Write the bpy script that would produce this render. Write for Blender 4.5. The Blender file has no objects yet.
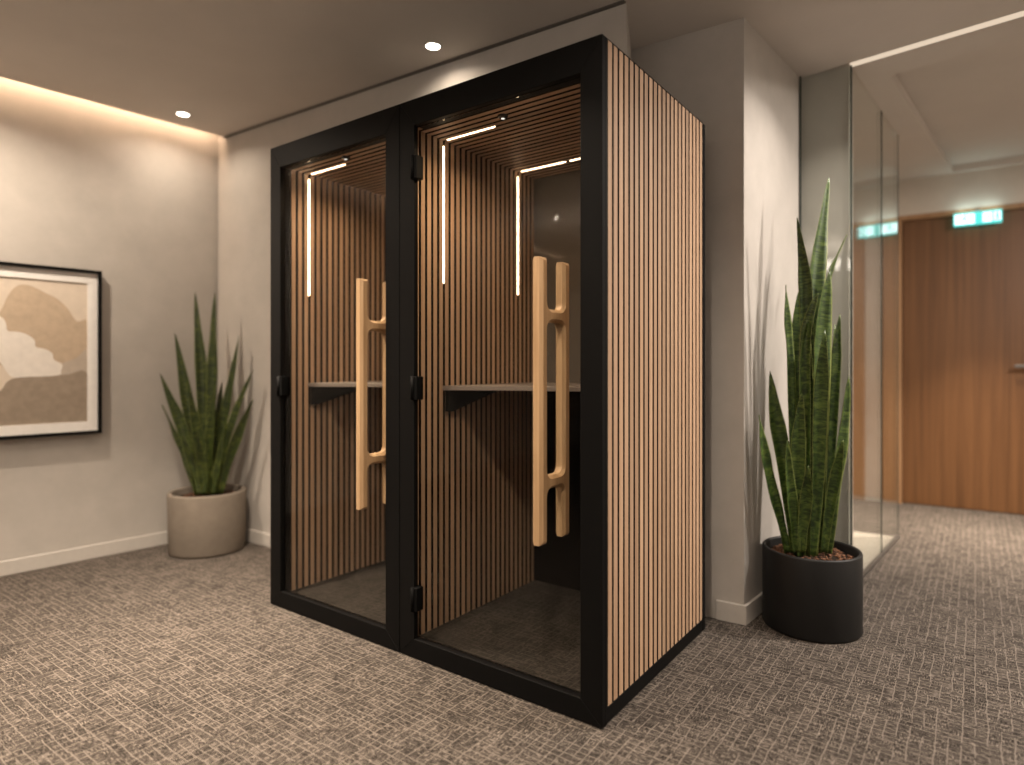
import bpy, bmesh, math, random
from mathutils import Vector, Matrix

random.seed(7)
SC = bpy.context.scene
COL = SC.collection

# ------------------------------------------------------------------ camera, world, exposure
cam_data = bpy.data.cameras.new('camera')
cam = bpy.data.objects.new('camera', cam_data)
COL.objects.link(cam)
cam.location = (0.952, -1.783, 1.15)
cam.rotation_euler = (math.radians(90), 0, math.atan2(0.5906, 0.807))
cam_data.sensor_width = 36.0
cam_data.lens = 634.0 / 1024.0 * 36.0
cam_data.shift_y = -16.5 / 1024.0
cam_data.clip_start = 0.02
cam_data.dof.use_dof = True
cam_data.dof.focus_distance = 2.35
cam_data.dof.aperture_fstop = 0.75
SC.camera = cam

world = bpy.data.worlds.new('world')
SC.world = world
world.use_nodes = True
world.node_tree.nodes['Background'].inputs[0].default_value = (0.02, 0.016, 0.013, 1)
world.node_tree.nodes['Background'].inputs[1].default_value = 1.0

SC.view_settings.view_transform = 'Standard'
SC.view_settings.look = 'None'
SC.view_settings.gamma = 1.0
SC.view_settings.use_curve_mapping = False
SC.view_settings.exposure = 0.15

WARM = (1.0, 0.83, 0.66)
WARMER = (1.0, 0.72, 0.46)
NEUTRAL = (1.0, 0.89, 0.79)
CEIL = 2.70


def area_light(name, loc, target, power, sx, sy, color):
    d = bpy.data.lights.new(name, 'AREA')
    d.shape = 'RECTANGLE'
    d.size, d.size_y = sx, sy
    d.energy = power
    d.color = color
    o = bpy.data.objects.new(name, d)
    o.location = loc
    o.rotation_euler = (Vector(target) - Vector(loc)).to_track_quat('-Z', 'Y').to_euler()
    COL.objects.link(o)
    return o


# further rows of the ceiling's downlights, out of frame and down the corridor
def down(name, x, y, power, size=150, color=WARM, z=CEIL - 0.006, dia=0.07):
    """round ceiling lamp shining straight down"""
    d = bpy.data.lights.new(name, 'AREA')
    d.shape = 'DISK'
    d.size = dia
    d.energy = power
    d.color = color
    d.spread = math.radians(size)
    o = bpy.data.objects.new(name, d)
    o.location = (x, y, z)
    COL.objects.link(o)
    return o


down('room_lamp', -2.72, -0.95, 27, 150)
down('room_lamp', -1.75, -0.55, 36, 80)
down('room_lamp', -0.75, -0.95, 24, 120)
down('room_lamp', 0.30, -0.95, 24, 130)
down('room_lamp', -2.3, -3.0, 10, 150)
down('room_lamp', 0.66, 1.24, 9, 125, NEUTRAL)
down('room_lamp', 2.6, 2.05, 145, 178, NEUTRAL, CEIL + 0.045)
down('room_lamp', 2.1, 1.0, 32, 178, NEUTRAL)
down('corridor_lamp', 1.05, 3.60, 30, 60, WARM, CEIL + 0.045)
down('glass_room_lamp', -0.25, 3.2, 11, 170, WARM)
# unseen upward fill added to brighten the ceiling, plus a panel behind the camera
area_light('pendant_uplight', (0.6, -3.6, 1.95), (0.6, -3.6, 2.7), 58, 2.4, 0.5, NEUTRAL)
area_light('pendant_uplight', (-2.0, -3.9, 1.95), (-2.0, -3.9, 2.7), 48, 2.4, 0.5, WARM)
area_light('pendant_uplight', (2.6, -1.6, 1.95), (2.6, -1.6, 2.7), 30, 0.5, 2.0, NEUTRAL)
area_light('ceiling_panel', (0.4, -5.2, CEIL - 0.02), (0.4, -5.2, 0), 35, 1.2, 1.2, NEUTRAL)


# ------------------------------------------------------------------ materials
def nodes_of(name):
    m = bpy.data.materials.new(name)
    m.use_nodes = True
    nt = m.node_tree
    b = nt.nodes['Principled BSDF']
    return m, nt, b


def plain(name, col, rough=0.5, metal=0.0, spec=0.5):
    m, nt, b = nodes_of(name)
    N = nt.nodes
    b.inputs['Roughness'].default_value = rough
    b.inputs['Metallic'].default_value = metal
    b.inputs['Specular IOR Level'].default_value = spec
    tc = N.new('ShaderNodeTexCoord')
    no = N.new('ShaderNodeTexNoise')
    no.inputs['Scale'].default_value = 35
    no.inputs['Detail'].default_value = 4
    nt.links.new(tc.outputs['Object'], no.inputs['Vector'])
    mx = N.new('ShaderNodeMix')
    mx.data_type = 'RGBA'
    mx.inputs[6].default_value = (col[0] * 0.93, col[1] * 0.93, col[2] * 0.93, 1)
    mx.inputs[7].default_value = (col[0] * 1.07, col[1] * 1.07, col[2] * 1.07, 1)
    nt.links.new(no.outputs['Fac'], mx.inputs[0])
    nt.links.new(mx.outputs[2], b.inputs['Base Color'])
    return m


def emit(name, col, strength):
    m, nt, b = nodes_of(name)
    nt.nodes.remove(b)
    e = nt.nodes.new('ShaderNodeEmission')
    e.inputs[0].default_value = (*col, 1)
    e.inputs[1].default_value = strength
    nt.links.new(e.outputs[0], nt.nodes['Material Output'].inputs[0])
    return m


def ramp(nt, stops):
    r = nt.nodes.new('ShaderNodeValToRGB')
    el = r.color_ramp.elements
    while len(el) < len(stops):
        el.new(0.5)
    for e, (p, c) in zip(el, stops):
        e.position = p
        e.color = (*c, 1) if len(c) == 3 else c
    return r


def mapped(nt, scale, rot=(0, 0, 0)):
    tc = nt.nodes.new('ShaderNodeTexCoord')
    mp = nt.nodes.new('ShaderNodeMapping')
    mp.inputs['Scale'].default_value = scale
    mp.inputs['Rotation'].default_value = rot
    nt.links.new(tc.outputs['Object'], mp.inputs['Vector'])
    return mp


def wood(name, dark, mid, light, grain=(60, 60, 1.4), rough=0.5, island=0.35, bump=0.08):
    m, nt, b = nodes_of(name)
    N, L = nt.nodes, nt.links
    geo = N.new('ShaderNodeNewGeometry')
    mp = mapped(nt, grain)
    off = N.new('ShaderNodeVectorMath')
    off.operation = 'ADD'
    sc = N.new('ShaderNodeVectorMath')
    sc.operation = 'SCALE'
    sc.inputs[0].default_value = (13, 7, 19)
    L.new(geo.outputs['Random Per Island'], sc.inputs['Scale'])
    L.new(mp.outputs[0], off.inputs[0])
    L.new(sc.outputs[0], off.inputs[1])
    n1 = N.new('ShaderNodeTexNoise')
    n1.inputs['Scale'].default_value = 1.0
    n1.inputs['Detail'].default_value = 6
    n1.inputs['Roughness'].default_value = 0.6
    n1.inputs['Distortion'].default_value = 0.6
    L.new(off.outputs[0], n1.inputs['Vector'])
    r = ramp(nt, [(0.28, dark), (0.5, mid), (0.74, light)])
    L.new(n1.outputs['Fac'], r.inputs[0])
    hsv = N.new('ShaderNodeHueSaturation')
    mr = N.new('ShaderNodeMapRange')
    mr.inputs[3].default_value = 1 - island * 0.5
    mr.inputs[4].default_value = 1 + island * 0.5
    L.new(geo.outputs['Random Per Island'], mr.inputs[0])
    L.new(mr.outputs[0], hsv.inputs['Value'])
    L.new(r.outputs[0], hsv.inputs['Color'])
    L.new(hsv.outputs[0], b.inputs['Base Color'])
    b.inputs['Roughness'].default_value = rough
    bp = N.new('ShaderNodeBump')
    bp.inputs['Strength'].default_value = bump
    bp.inputs['Distance'].default_value = 0.002
    L.new(n1.outputs['Fac'], bp.inputs['Height'])
    L.new(bp.outputs[0], b.inputs['Normal'])
    return m


def plaster(name, col, amount=0.06, scale=6.0):
    m, nt, b = nodes_of(name)
    N, L = nt.nodes, nt.links
    mp = mapped(nt, (1, 1, 1))
    n1 = N.new('ShaderNodeTexNoise')
    n1.inputs['Scale'].default_value = scale
    n1.inputs['Detail'].default_value = 7
    n1.inputs['Roughness'].default_value = 0.62
    L.new(mp.outputs[0], n1.inputs['Vector'])
    a = tuple(c * (1 - amount) for c in col)
    c = tuple(min(1, c * (1 + amount)) for c in col)
    r = ramp(nt, [(0.3, a), (0.7, c)])
    L.new(n1.outputs['Fac'], r.inputs[0])
    L.new(r.outputs[0], b.inputs['Base Color'])
    b.inputs['Roughness'].default_value = 0.85
    b.inputs['Specular IOR Level'].default_value = 0.25
    n2 = N.new('ShaderNodeTexNoise')
    n2.inputs['Scale'].default_value = 130
    n2.inputs['Detail'].default_value = 3
    L.new(mp.outputs[0], n2.inputs['Vector'])
    bp = N.new('ShaderNodeBump')
    bp.inputs['Strength'].default_value = 0.10
    bp.inputs['Distance'].default_value = 0.002
    L.new(n2.outputs['Fac'], bp.inputs['Height'])
    L.new(bp.outputs[0], b.inputs['Normal'])
    return m


def carpet(name, c_dark, c_mid, c_light, cell=0.033):
    """loop pile woven in small blocks of short dashes, with broken pale threads both ways"""
    m, nt, b = nodes_of(name)
    N, L = nt.nodes, nt.links

    def math_(op, a, bb=None, c=None):
        n = N.new('ShaderNodeMath')
        n.operation = op
        for i, v in enumerate((a, bb, c)):
            if v is None:
                continue
            if isinstance(v, (int, float)):
                n.inputs[i].default_value = v
            else:
                L.new(v, n.inputs[i])
        return n.outputs[0]

    tc = N.new('ShaderNodeTexCoord')
    # slight wander of the weave
    wn = N.new('ShaderNodeTexNoise')
    wn.inputs['Scale'].default_value = 9
    wn.inputs['Detail'].default_value = 2
    L.new(tc.outputs['Object'], wn.inputs['Vector'])
    wv = N.new('ShaderNodeVectorMath')
    wv.operation = 'MULTIPLY_ADD'
    L.new(wn.outputs['Color'], wv.inputs[0])
    wv.inputs[1].default_value = (0.016, 0.016, 0)
    L.new(tc.outputs['Object'], wv.inputs[2])
    sep = N.new('ShaderNodeSeparateXYZ')
    L.new(wv.outputs[0], sep.inputs[0])
    X, Y = sep.outputs[0], sep.outputs[1]

    def white(vx, vy, seed):
        cm = N.new('ShaderNodeCombineXYZ')
        L.new(vx, cm.inputs[0])
        L.new(vy, cm.inputs[1])
        cm.inputs[2].default_value = seed
        w = N.new('ShaderNodeTexWhiteNoise')
        L.new(cm.outputs[0], w.inputs['Vector'])
        return w.outputs['Value']

    fx = math_('FLOOR', math_('DIVIDE', X, cell))
    fy = math_('FLOOR', math_('DIVIDE', Y, cell * 0.8))
    pick = math_('GREATER_THAN', white(fx, fy, 1.3), 0.5)
    tone = white(fx, fy, 4.7)

    def stretched(sx, sy):
        mp = N.new('ShaderNodeMapping')
        mp.inputs['Scale'].default_value = (sx, sy, 1)
        L.new(wv.outputs[0], mp.inputs['Vector'])
        n = N.new('ShaderNodeTexNoise')
        n.inputs['Scale'].default_value = 1
        n.inputs['Detail'].default_value = 2.5
        n.inputs['Roughness'].default_value = 0.6
        L.new(mp.outputs[0], n.inputs['Vector'])
        return n.outputs['Fac']
    hx = stretched(55, 260)
    hy = stretched(260, 55)
    mixh = N.new('ShaderNodeMix')
    L.new(pick, mixh.inputs[0])
    L.new(hx, mixh.inputs[2])
    L.new(hy, mixh.inputs[3])
    dash = mixh.outputs[0]

    # pale threads along the block edges, broken by noise
    def thread(v, pitch, keep, seed):
        fr = math_('FRACT', math_('DIVIDE', v, pitch))
        d = math_('ABSOLUTE', math_('SUBTRACT', fr, 0.5))
        ln = math_('GREATER_THAN', d, 0.5 - 0.0017 / pitch)
        return math_('MULTIPLY', ln, math_('GREATER_THAN', keep, 0.46))
    kx = stretched(40, 9)
    ky = stretched(9, 40)
    t1 = thread(X, cell, ky, 1)
    t1 = thread(X, cell, stretched(30, 7), 1)
    t2 = thread(Y, cell * 0.8, stretched(7, 30), 2)
    th = math_('MAXIMUM', t1, t2)

    base = math_('ADD', math_('MULTIPLY', dash, 0.85), math_('MULTIPLY', tone, 0.05))
    r = ramp(nt, [(0.37, c_dark), (0.50, c_mid), (0.63, c_light)])
    L.new(base, r.inputs[0])
    big = N.new('ShaderNodeTexNoise')
    big.inputs['Scale'].default_value = 11
    big.inputs['Detail'].default_value = 3
    L.new(tc.outputs['Object'], big.inputs['Vector'])
    hs = N.new('ShaderNodeHueSaturation')
    mr = N.new('ShaderNodeMapRange')
    mr.inputs[1].default_value = 0.3
    mr.inputs[2].default_value = 0.7
    mr.inputs[3].default_value = 0.78
    mr.inputs[4].default_value = 1.22
    L.new(big.outputs['Fac'], mr.inputs[0])
    L.new(mr.outputs[0], hs.inputs['Value'])
    L.new(r.outputs[0], hs.inputs['Color'])
    mx = N.new('ShaderNodeMix')
    mx.data_type = 'RGBA'
    L.new(math_('MULTIPLY', th, 0.5), mx.inputs[0])
    L.new(hs.outputs[0], mx.inputs[6])
    mx.inputs[7].default_value = (c_light[0] * 1.12, c_light[1] * 1.12, c_light[2] * 1.12, 1)
    L.new(mx.outputs[2], b.inputs['Base Color'])
    b.inputs['Roughness'].default_value = 0.95
    b.inputs['Specular IOR Level'].default_value = 0.1
    bp = N.new('ShaderNodeBump')
    bp.inputs['Strength'].default_value = 0.6
    bp.inputs['Distance'].default_value = 0.004
    L.new(math_('ADD', dash, math_('MULTIPLY', th, 0.3)), bp.inputs['Height'])
    L.new(bp.outputs[0], b.inputs['Normal'])
    return m


def glass(name, tint, ior=1.5, rough=0.0):
    m, nt, b = nodes_of(name)
    N, L = nt.nodes, nt.links
    N.remove(b)
    t = N.new('ShaderNodeBsdfTransparent')
    t.inputs[0].default_value = (*tint, 1)
    g = N.new('ShaderNodeBsdfGlossy')
    g.inputs['Roughness'].default_value = rough
    g.inputs[0].default_value = (1, 1, 1, 1)
    f = N.new('ShaderNodeFresnel')
    geo = N.new('ShaderNodeNewGeometry')
    mr = N.new('ShaderNodeMapRange')        # same pane reflectance from both of its faces
    mr.inputs[3].default_value = ior
    mr.inputs[4].default_value = 1.0 / ior
    L.new(geo.outputs['Backfacing'], mr.inputs[0])
    L.new(mr.outputs[0], f.inputs[0])
    mx = N.new('ShaderNodeMixShader')
    L.new(f.outputs[0], mx.inputs[0])
    L.new(t.outputs[0], mx.inputs[1])
    L.new(g.outputs[0], mx.inputs[2])
    L.new(mx.outputs[0], N['Material Output'].inputs[0])
    return m


def leaf_material(name, deep, mid, pale, edge):
    m, nt, b = nodes_of(name)
    N, L = nt.nodes, nt.links
    uv = N.new('ShaderNodeUVMap')
    uv.uv_map = 'UVMap'
    sep = N.new('ShaderNodeSeparateXYZ')
    L.new(uv.outputs[0], sep.inputs[0])
    geo = N.new('ShaderNodeObjectInfo')
    cm = N.new('ShaderNodeCombineXYZ')
    mu = N.new('ShaderNodeMath')
    mu.operation = 'MULTIPLY'
    mu.inputs[1].default_value = 1.3
    L.new(sep.outputs[0], mu.inputs[0])
    mv = N.new('ShaderNodeMath')
    mv.operation = 'MULTIPLY'
    mv.inputs[1].default_value = 62
    L.new(sep.outputs[1], mv.inputs[0])
    L.new(mu.outputs[0], cm.inputs[0])
    L.new(mv.outputs[0], cm.inputs[1])
    mz = N.new('ShaderNodeMath')
    mz.operation = 'MULTIPLY'
    mz.inputs[1].default_value = 50
    L.new(geo.outputs['Random'], mz.inputs[0])
    L.new(mz.outputs[0], cm.inputs[2])
    n1 = N.new('ShaderNodeTexNoise')
    n1.inputs['Scale'].default_value = 1
    n1.inputs['Detail'].default_value = 5
    n1.inputs['Roughness'].default_value = 0.65
    n1.inputs['Distortion'].default_value = 0.9
    L.new(cm.outputs[0], n1.inputs['Vector'])
    r = ramp(nt, [(0.38, deep), (0.51, mid), (0.66, pale)])
    L.new(n1.outputs['Fac'], r.inputs[0])
    # narrow yellow-green margin of the leaf
    a1 = N.new('ShaderNodeMath')
    a1.operation = 'SUBTRACT'
    a1.inputs[1].default_value = 0.5
    L.new(sep.outputs[0], a1.inputs[0])
    a2 = N.new('ShaderNodeMath')
    a2.operation = 'ABSOLUTE'
    L.new(a1.outputs[0], a2.inputs[0])
    a3 = N.new('ShaderNodeMapRange')
    a3.inputs[1].default_value = 0.45
    a3.inputs[2].default_value = 0.50
    L.new(a2.outputs[0], a3.inputs[0])
    mx = N.new('ShaderNodeMix')
    mx.data_type = 'RGBA'
    L.new(a3.outputs[0], mx.inputs[0])
    L.new(r.outputs[0], mx.inputs[6])
    mx.inputs[7].default_value = (*edge, 1)
    L.new(mx.outputs[2], b.inputs['Base Color'])
    b.inputs['Roughness'].default_value = 0.42
    return m


M = {
    'wall': plaster('wall_plaster', (0.46, 0.43, 0.395)),
    'pale_wall': plaster('pale_wall_plaster', (0.58, 0.53, 0.47)),
    'ceiling': plaster('ceiling_paint', (0.60, 0.555, 0.51), 0.03, 3.0),
    'skirting': plain('skirting_paint', (0.52, 0.49, 0.45), 0.5),
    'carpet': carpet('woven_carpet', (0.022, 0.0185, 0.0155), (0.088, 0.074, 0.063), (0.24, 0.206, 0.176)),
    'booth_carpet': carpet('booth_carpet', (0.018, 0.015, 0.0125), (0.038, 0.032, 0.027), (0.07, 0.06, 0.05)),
    'tile': plaster('pale_floor_tile', (0.74, 0.68, 0.60), 0.04),
    'black': plain('black_powder_coat', (0.0048, 0.0046, 0.0045), 0.5, 0, 0.09),
    'hinge': plain('black_hinge_metal', (0.004, 0.004, 0.004), 0.6, 0, 0.08),
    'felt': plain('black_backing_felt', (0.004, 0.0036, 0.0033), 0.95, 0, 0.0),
    'oak': wood('oak_slats', (0.36, 0.220, 0.130), (0.47, 0.305, 0.193), (0.57, 0.40, 0.27), (90, 90, 1.6), 0.55),
    'oak_ceiling': wood('oak_ceiling_slats', (0.36, 0.220, 0.130), (0.47, 0.305, 0.193), (0.57, 0.40, 0.27), (1.6, 90, 90), 0.55),
    'handle': wood('oak_handle', (0.35, 0.215, 0.108), (0.44, 0.285, 0.153), (0.52, 0.355, 0.208), (70, 70, 2.2), 0.42, 0.05),
    'door': wood('walnut_door_veneer', (0.090, 0.038, 0.012), (0.130, 0.057, 0.019), (0.165, 0.076, 0.027), (26, 26, 0.7), 0.45, 0.1),
    'jamb': wood('door_frame_wood', (0.27, 0.145, 0.068), (0.33, 0.185, 0.09), (0.39, 0.225, 0.115), (26, 26, 0.9), 0.5, 0.1),
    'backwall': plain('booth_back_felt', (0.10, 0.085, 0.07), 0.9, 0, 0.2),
    'desk': plain('desk_laminate', (0.20, 0.165, 0.14), 0.35),
    'booth_glass': glass('booth_glass', (0.93, 0.93, 0.92), 1.2),
    'clear_glass': glass('clear_glass', (0.95, 0.965, 0.955)),
    'glass_edge': plain('dark_glass_edge', (0.03, 0.045, 0.04), 0.15),
    'led': emit('warm_led', (1.0, 0.73, 0.46), 10.0),
    'cove_led': emit('cove_led', (1.0, 0.70, 0.47), 31.0),
    'slot_led': emit('slot_led', (1.0, 0.80, 0.60), 0.72),
    'lens': emit('downlight_lens', (1.0, 0.90, 0.76), 14.0),
    'trim_ring': plain('downlight_ring', (0.55, 0.50, 0.45), 0.5),
    'sensor': plain('sensor_plastic', (0.02, 0.02, 0.02), 0.25),
    'sensor_led': emit('sensor_led', (1.0, 0.93, 0.82), 1.2),
    'sign_green': emit('sign_green', (0.12, 0.80, 0.72), 1.1),
    'sign_white': emit('sign_white', (0.72, 1.0, 0.98), 2.2),
    'steel': plain('brushed_steel', (0.16, 0.15, 0.14), 0.45, 0.8),
    'concrete': plaster('beige_concrete', (0.185, 0.157, 0.127), 0.10, 14),
    'pot_black': plain('black_pot', (0.009, 0.009, 0.009), 0.5, 0, 0.35),
    'soil': plain('soil', (0.02, 0.014, 0.01), 1.0, 0, 0.1),
    'chips': wood('bark_chips', (0.06, 0.025, 0.012), (0.14, 0.06, 0.03), (0.25, 0.12, 0.06), (40, 40, 40), 0.9, 0.8),
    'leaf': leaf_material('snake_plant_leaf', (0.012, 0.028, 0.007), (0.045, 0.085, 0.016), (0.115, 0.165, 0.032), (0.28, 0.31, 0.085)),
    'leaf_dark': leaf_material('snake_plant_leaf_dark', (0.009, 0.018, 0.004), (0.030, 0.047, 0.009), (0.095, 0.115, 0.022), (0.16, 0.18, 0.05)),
    'art_frame': plain('black_picture_frame', (0.006, 0.0055, 0.0055), 0.5, 0, 0.12),
    'art_mat': plain('white_mat_board', (0.86, 0.84, 0.81), 0.9),
    'art_base': plaster('art_paper', (0.69, 0.60, 0.50), 0.05, 25),
    'art_tan': plaster('art_tan', (0.53, 0.42, 0.31), 0.10, 25),
    'art_white': plaster('art_cream', (0.80, 0.75, 0.69), 0.06, 25),
    'art_taupe': plaster('art_taupe', (0.33, 0.27, 0.21), 0.12, 25),
    'art_grey': plaster('art_grey', (0.50, 0.43, 0.36), 0.08, 25),
}


# ------------------------------------------------------------------ mesh helpers
class MB:
    def __init__(self):
        self.bm = bmesh.new()

    def box(self, x0, x1, y0, y1, z0, z1, bevel=0.0, mat=0, seg=1):
        p = [(x0, y0), (x1, y0), (x1, y1), (x0, y1)]
        return self.prism(p, z0, z1, bevel, mat, seg)

    def slat(self, x0, x1, y0, y1, z0, z1, axis):
        """veneered slat: wood on the face along the axis, black on the edges"""
        bm = self.bm
        n0 = len(bm.faces)
        self.box(x0, x1, y0, y1, z0, z1)
        bm.faces.ensure_lookup_table()
        for f in bm.faces[n0:]:
            f.normal_update()
            f.material_index = 0 if abs(f.normal[axis]) > 0.5 else 1
        return self

    def prism(self, poly, z0, z1, bevel=0.0, mat=0, seg=1, axis='z'):
        """poly extruded along an axis; axis 'z': (x,y); 'x': (y,z); 'y': (x,z)"""
        def P(a, b, h):
            return {'z': (a, b, h), 'x': (h, a, b), 'y': (a, h, b)}[axis]
        bm = self.bm
        lo = [bm.verts.new(P(a, b, z0)) for a, b in poly]
        hi = [bm.verts.new(P(a, b, z1)) for a, b in poly]
        fs = [bm.faces.new(lo[::-1]), bm.faces.new(hi)]
        n = len(poly)
        for i in range(n):
            fs.append(bm.faces.new((lo[i], lo[(i + 1) % n], hi[(i + 1) % n], hi[i])))
        for f in fs:
            f.material_index = mat
        bmesh.ops.recalc_face_normals(bm, faces=fs)
        if bevel > 0:
            es = list({e for f in fs for e in f.edges})
            r = bmesh.ops.bevel(bm, geom=es, offset=bevel, segments=seg, affect='EDGES', profile=0.5)
            for f in r['faces']:
                f.material_index = mat
        return self

    def lathe(self, prof, n=48, cx=0, cy=0, mat=0):
        """closed profile [(r,z)...] revolved about a vertical axis"""
        bm = self.bm
        rings = []
        for r, z in prof:
            if r < 1e-6:
                rings.append([bm.verts.new((cx, cy, z))])
            else:
                rings.append([bm.verts.new((cx + r * math.cos(2 * math.pi * i / n), cy + r * math.sin(2 * math.pi * i / n), z)) for i in range(n)])
        fs = []
        for a, b in zip(rings[:-1], rings[1:]):
            for i in range(n):
                j = (i + 1) % n
                if len(a) == 1 and len(b) == 1:
                    continue
                if len(a) == 1:
                    fs.append(bm.faces.new((a[0], b[j], b[i])))
                elif len(b) == 1:
                    fs.append(bm.faces.new((a[i], a[j], b[0])))
                else:
                    fs.append(bm.faces.new((a[i], a[j], b[j], b[i])))
        for f in fs:
            f.material_index = mat
            f.smooth = True
        bmesh.ops.recalc_face_normals(bm, faces=fs)
        return self

    def tube(self, p0, p1, r, n=16, mat=0):
        p0, p1 = Vector(p0), Vector(p1)
        d = (p1 - p0).normalized()
        u = d.orthogonal().normalized()
        v = d.cross(u)
        bm = self.bm
        A = [bm.verts.new(p0 + (u * math.cos(2 * math.pi * i / n) + v * math.sin(2 * math.pi * i / n)) * r) for i in range(n)]
        B = [bm.verts.new(p1 + (u * math.cos(2 * math.pi * i / n) + v * math.sin(2 * math.pi * i / n)) * r) for i in range(n)]
        fs = [bm.faces.new(A[::-1]), bm.faces.new(B)]
        for i in range(n):
            f = bm.faces.new((A[i], A[(i + 1) % n], B[(i + 1) % n], B[i]))
            f.smooth = True
            fs.append(f)
        for f in fs:
            f.material_index = mat
        bmesh.ops.recalc_face_normals(bm, faces=fs)
        return self

    def build(self, name, mats, parent=None, smooth_angle=None):
        me = bpy.data.meshes.new(name)
        self.bm.to_mesh(me)
        self.bm.free()
        o = bpy.data.objects.new(name, me)
        for m in (mats if isinstance(mats, (list, tuple)) else [mats]):
            me.materials.append(m)
        COL.objects.link(o)
        if parent is not None:
            o.parent = parent
        return o


def thing(name, label, cat, loc=(0, 0, 0), rz=0.0, group=None):
    o = bpy.data.objects.new(name, None)
    o.empty_display_size = 0.1
    COL.objects.link(o)
    o.location = loc
    o.rotation_euler = (0, 0, rz)
    tag(o, label, cat, group)
    return o


def tag(o, label, cat, group=None):
    o['label'] = label
    o['category'] = cat
    if group:
        o['group'] = group
    return o


def struct(o, label=None, cat=None):
    o['kind'] = 'structure'
    if label:
        o['label'] = label
    if cat:
        o['category'] = cat
    return o


# ------------------------------------------------------------------ the setting
def wall_strip(p0, p1, z0, z1, t, mb=None):
    """slab along the plan line p0 -> p1, its thickness to the left of that direction"""
    d = (Vector(p1) - Vector(p0)).normalized()
    n = Vector((-d.y, d.x)) * t
    mb = mb or MB()
    mb.prism([p0, p1, (p1[0] + n.x, p1[1] + n.y), (p0[0] + n.x, p0[1] + n.y)], z0, z1)
    return mb


CORNER = (-3.245, 0.536)
LEFT_FRONT = (CORNER[0] - 0.0904 * 6.6, CORNER[1] - 6.6)
COL0 = (0.119, 1.102)
COL1 = (0.186, 1.870)
G1 = (0.432, 1.884)
G2 = (0.489, 2.649)
G3 = (0.530, 3.175)
FAR0 = (-1.3, 4.325)
FAR1 = (4.5, 4.61)


def far_y(x):
    return 4.41 + (x - 0.439) * 0.0491


def back_y(x):
    return CORNER[1] + (x - CORNER[0]) * 0.049


floor = MB().prism([(-4.3, -6.6), (4.7, -6.6), (4.7, 4.9), (-4.3, 4.9)], -0.06, 0.0).build('floor', M['carpet'])
struct(floor, 'beige and brown woven carpet covering the whole floor', 'floor')

wl = wall_strip((CORNER[0], CORNER[1] + 0.2), LEFT_FRONT, 0, 3.0, -0.15).build('wall_left', M['wall'])
struct(wl, 'greige plaster wall with the framed picture, washed by a warm cove light', 'wall')

wb = MB()
wb.prism([CORNER, (-1.83, back_y(-1.83)), (-1.83, 1.3), (CORNER[0], 1.3)], 0, 2.72)
wb.prism([(-1.83, back_y(-1.83)), (-0.25, back_y(-0.25)), (-0.42, 1.09), (-0.42, 1.3), (-1.83, 1.3)], 2.26, 2.72)
wb = wb.build('wall_back', M['wall'])
struct(wb, 'greige plaster wall behind the booth and the grey potted plant', 'wall')

wc = MB().prism([(-1.83, 0.992), COL0, COL1, (-1.0, 1.85), (-1.83, 1.5)], 0, 2.72).build('wall_column', M['wall'])
struct(wc, 'greige plaster column between the booth and the glass partition', 'wall')
wr = MB().prism([(COL1[0] - 0.01, COL1[1] + 0.022), (G1[0] - 0.012, G1[1] + 0.022), (G1[0] - 0.006, G1[1] + 0.12), (COL1[0] - 0.01, COL1[1] + 0.12)], 0, 2.72).build('wall_return', M['wall'])
struct(wr, 'short greige wall end behind the first pane of the glass partition', 'wall')

wf = MB()
DX0, DX1, DTOP = 0.30, 1.62, 2.40
wf.prism([(FAR0[0], far_y(FAR0[0])), (DX0, far_y(DX0)), (DX0, far_y(DX0) + 0.2), (FAR0[0], far_y(FAR0[0]) + 0.2)], 0, 2.72)
wf.prism([(DX1, far_y(DX1)), (FAR1[0], far_y(FAR1[0])), (FAR1[0], far_y(FAR1[0]) + 0.2), (DX1, far_y(DX1) + 0.2)], 0, 2.72)
wf.prism([(DX0, far_y(DX0)), (DX1, far_y(DX1)), (DX1, far_y(DX1) + 0.2), (DX0, far_y(DX0) + 0.2)], DTOP, 2.72)
wf = wf.build('wall_far', M['pale_wall'])
struct(wf, 'pale wall at the end of the corridor around the wooden door', 'wall')

tp = MB().prism([(-0.9, far_y(-0.9) - 0.02), (0.185, far_y(0.185) - 0.02), (0.185, far_y(0.185)), (-0.9, far_y(-0.9))], 0.0, 2.40, 0.002).build('trim_1', M['jamb'])  # wood added here in place of the door's reflection in the glass
struct(tp, 'wood wall panel seen through the glass partition', 'wall panel')
struct(MB().box(-4.1, 4.6, -6.5, -6.35, 0, 2.72).build('wall_front', M['wall']))
struct(MB().box(4.4, 4.55, -6.4, 4.7, 0, 2.72).build('wall_right', M['pale_wall']))
struct(MB().prism([(-1.2, 1.75), (-1.1, 1.75), (-1.1, 4.33), (-1.2, 4.33)], 0, 2.72).build('wall_inner', M['pale_wall']))


def cove_x(y):
    return CORNER[0] + 0.0904 * (y - CORNER[1]) + 0.085


cm = MB()
cm.prism([(cove_x(0.60), 0.60), (cove_x(-6.5), -6.5), (4.5, -6.5), (4.5, 1.335), (0.40, 1.858), (0.18, 1.90), (-1.9, 1.90), (-1.9, 0.70), (cove_x(0.60), 0.70)], CEIL, CEIL + 0.10)
# lid over the cove beside the left wall
cm.prism([(cove_x(0.6) - 0.12, 0.62), (cove_x(-6.5) - 0.12, -6.5), (cove_x(-6.5) + 0.02, -6.5), (cove_x(0.6) + 0.02, 0.62)], CEIL + 0.10, CEIL + 0.14)
cm = cm.build('ceiling', M['ceiling'])
struct(cm, 'flat taupe painted ceiling over the room', 'ceiling')

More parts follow.
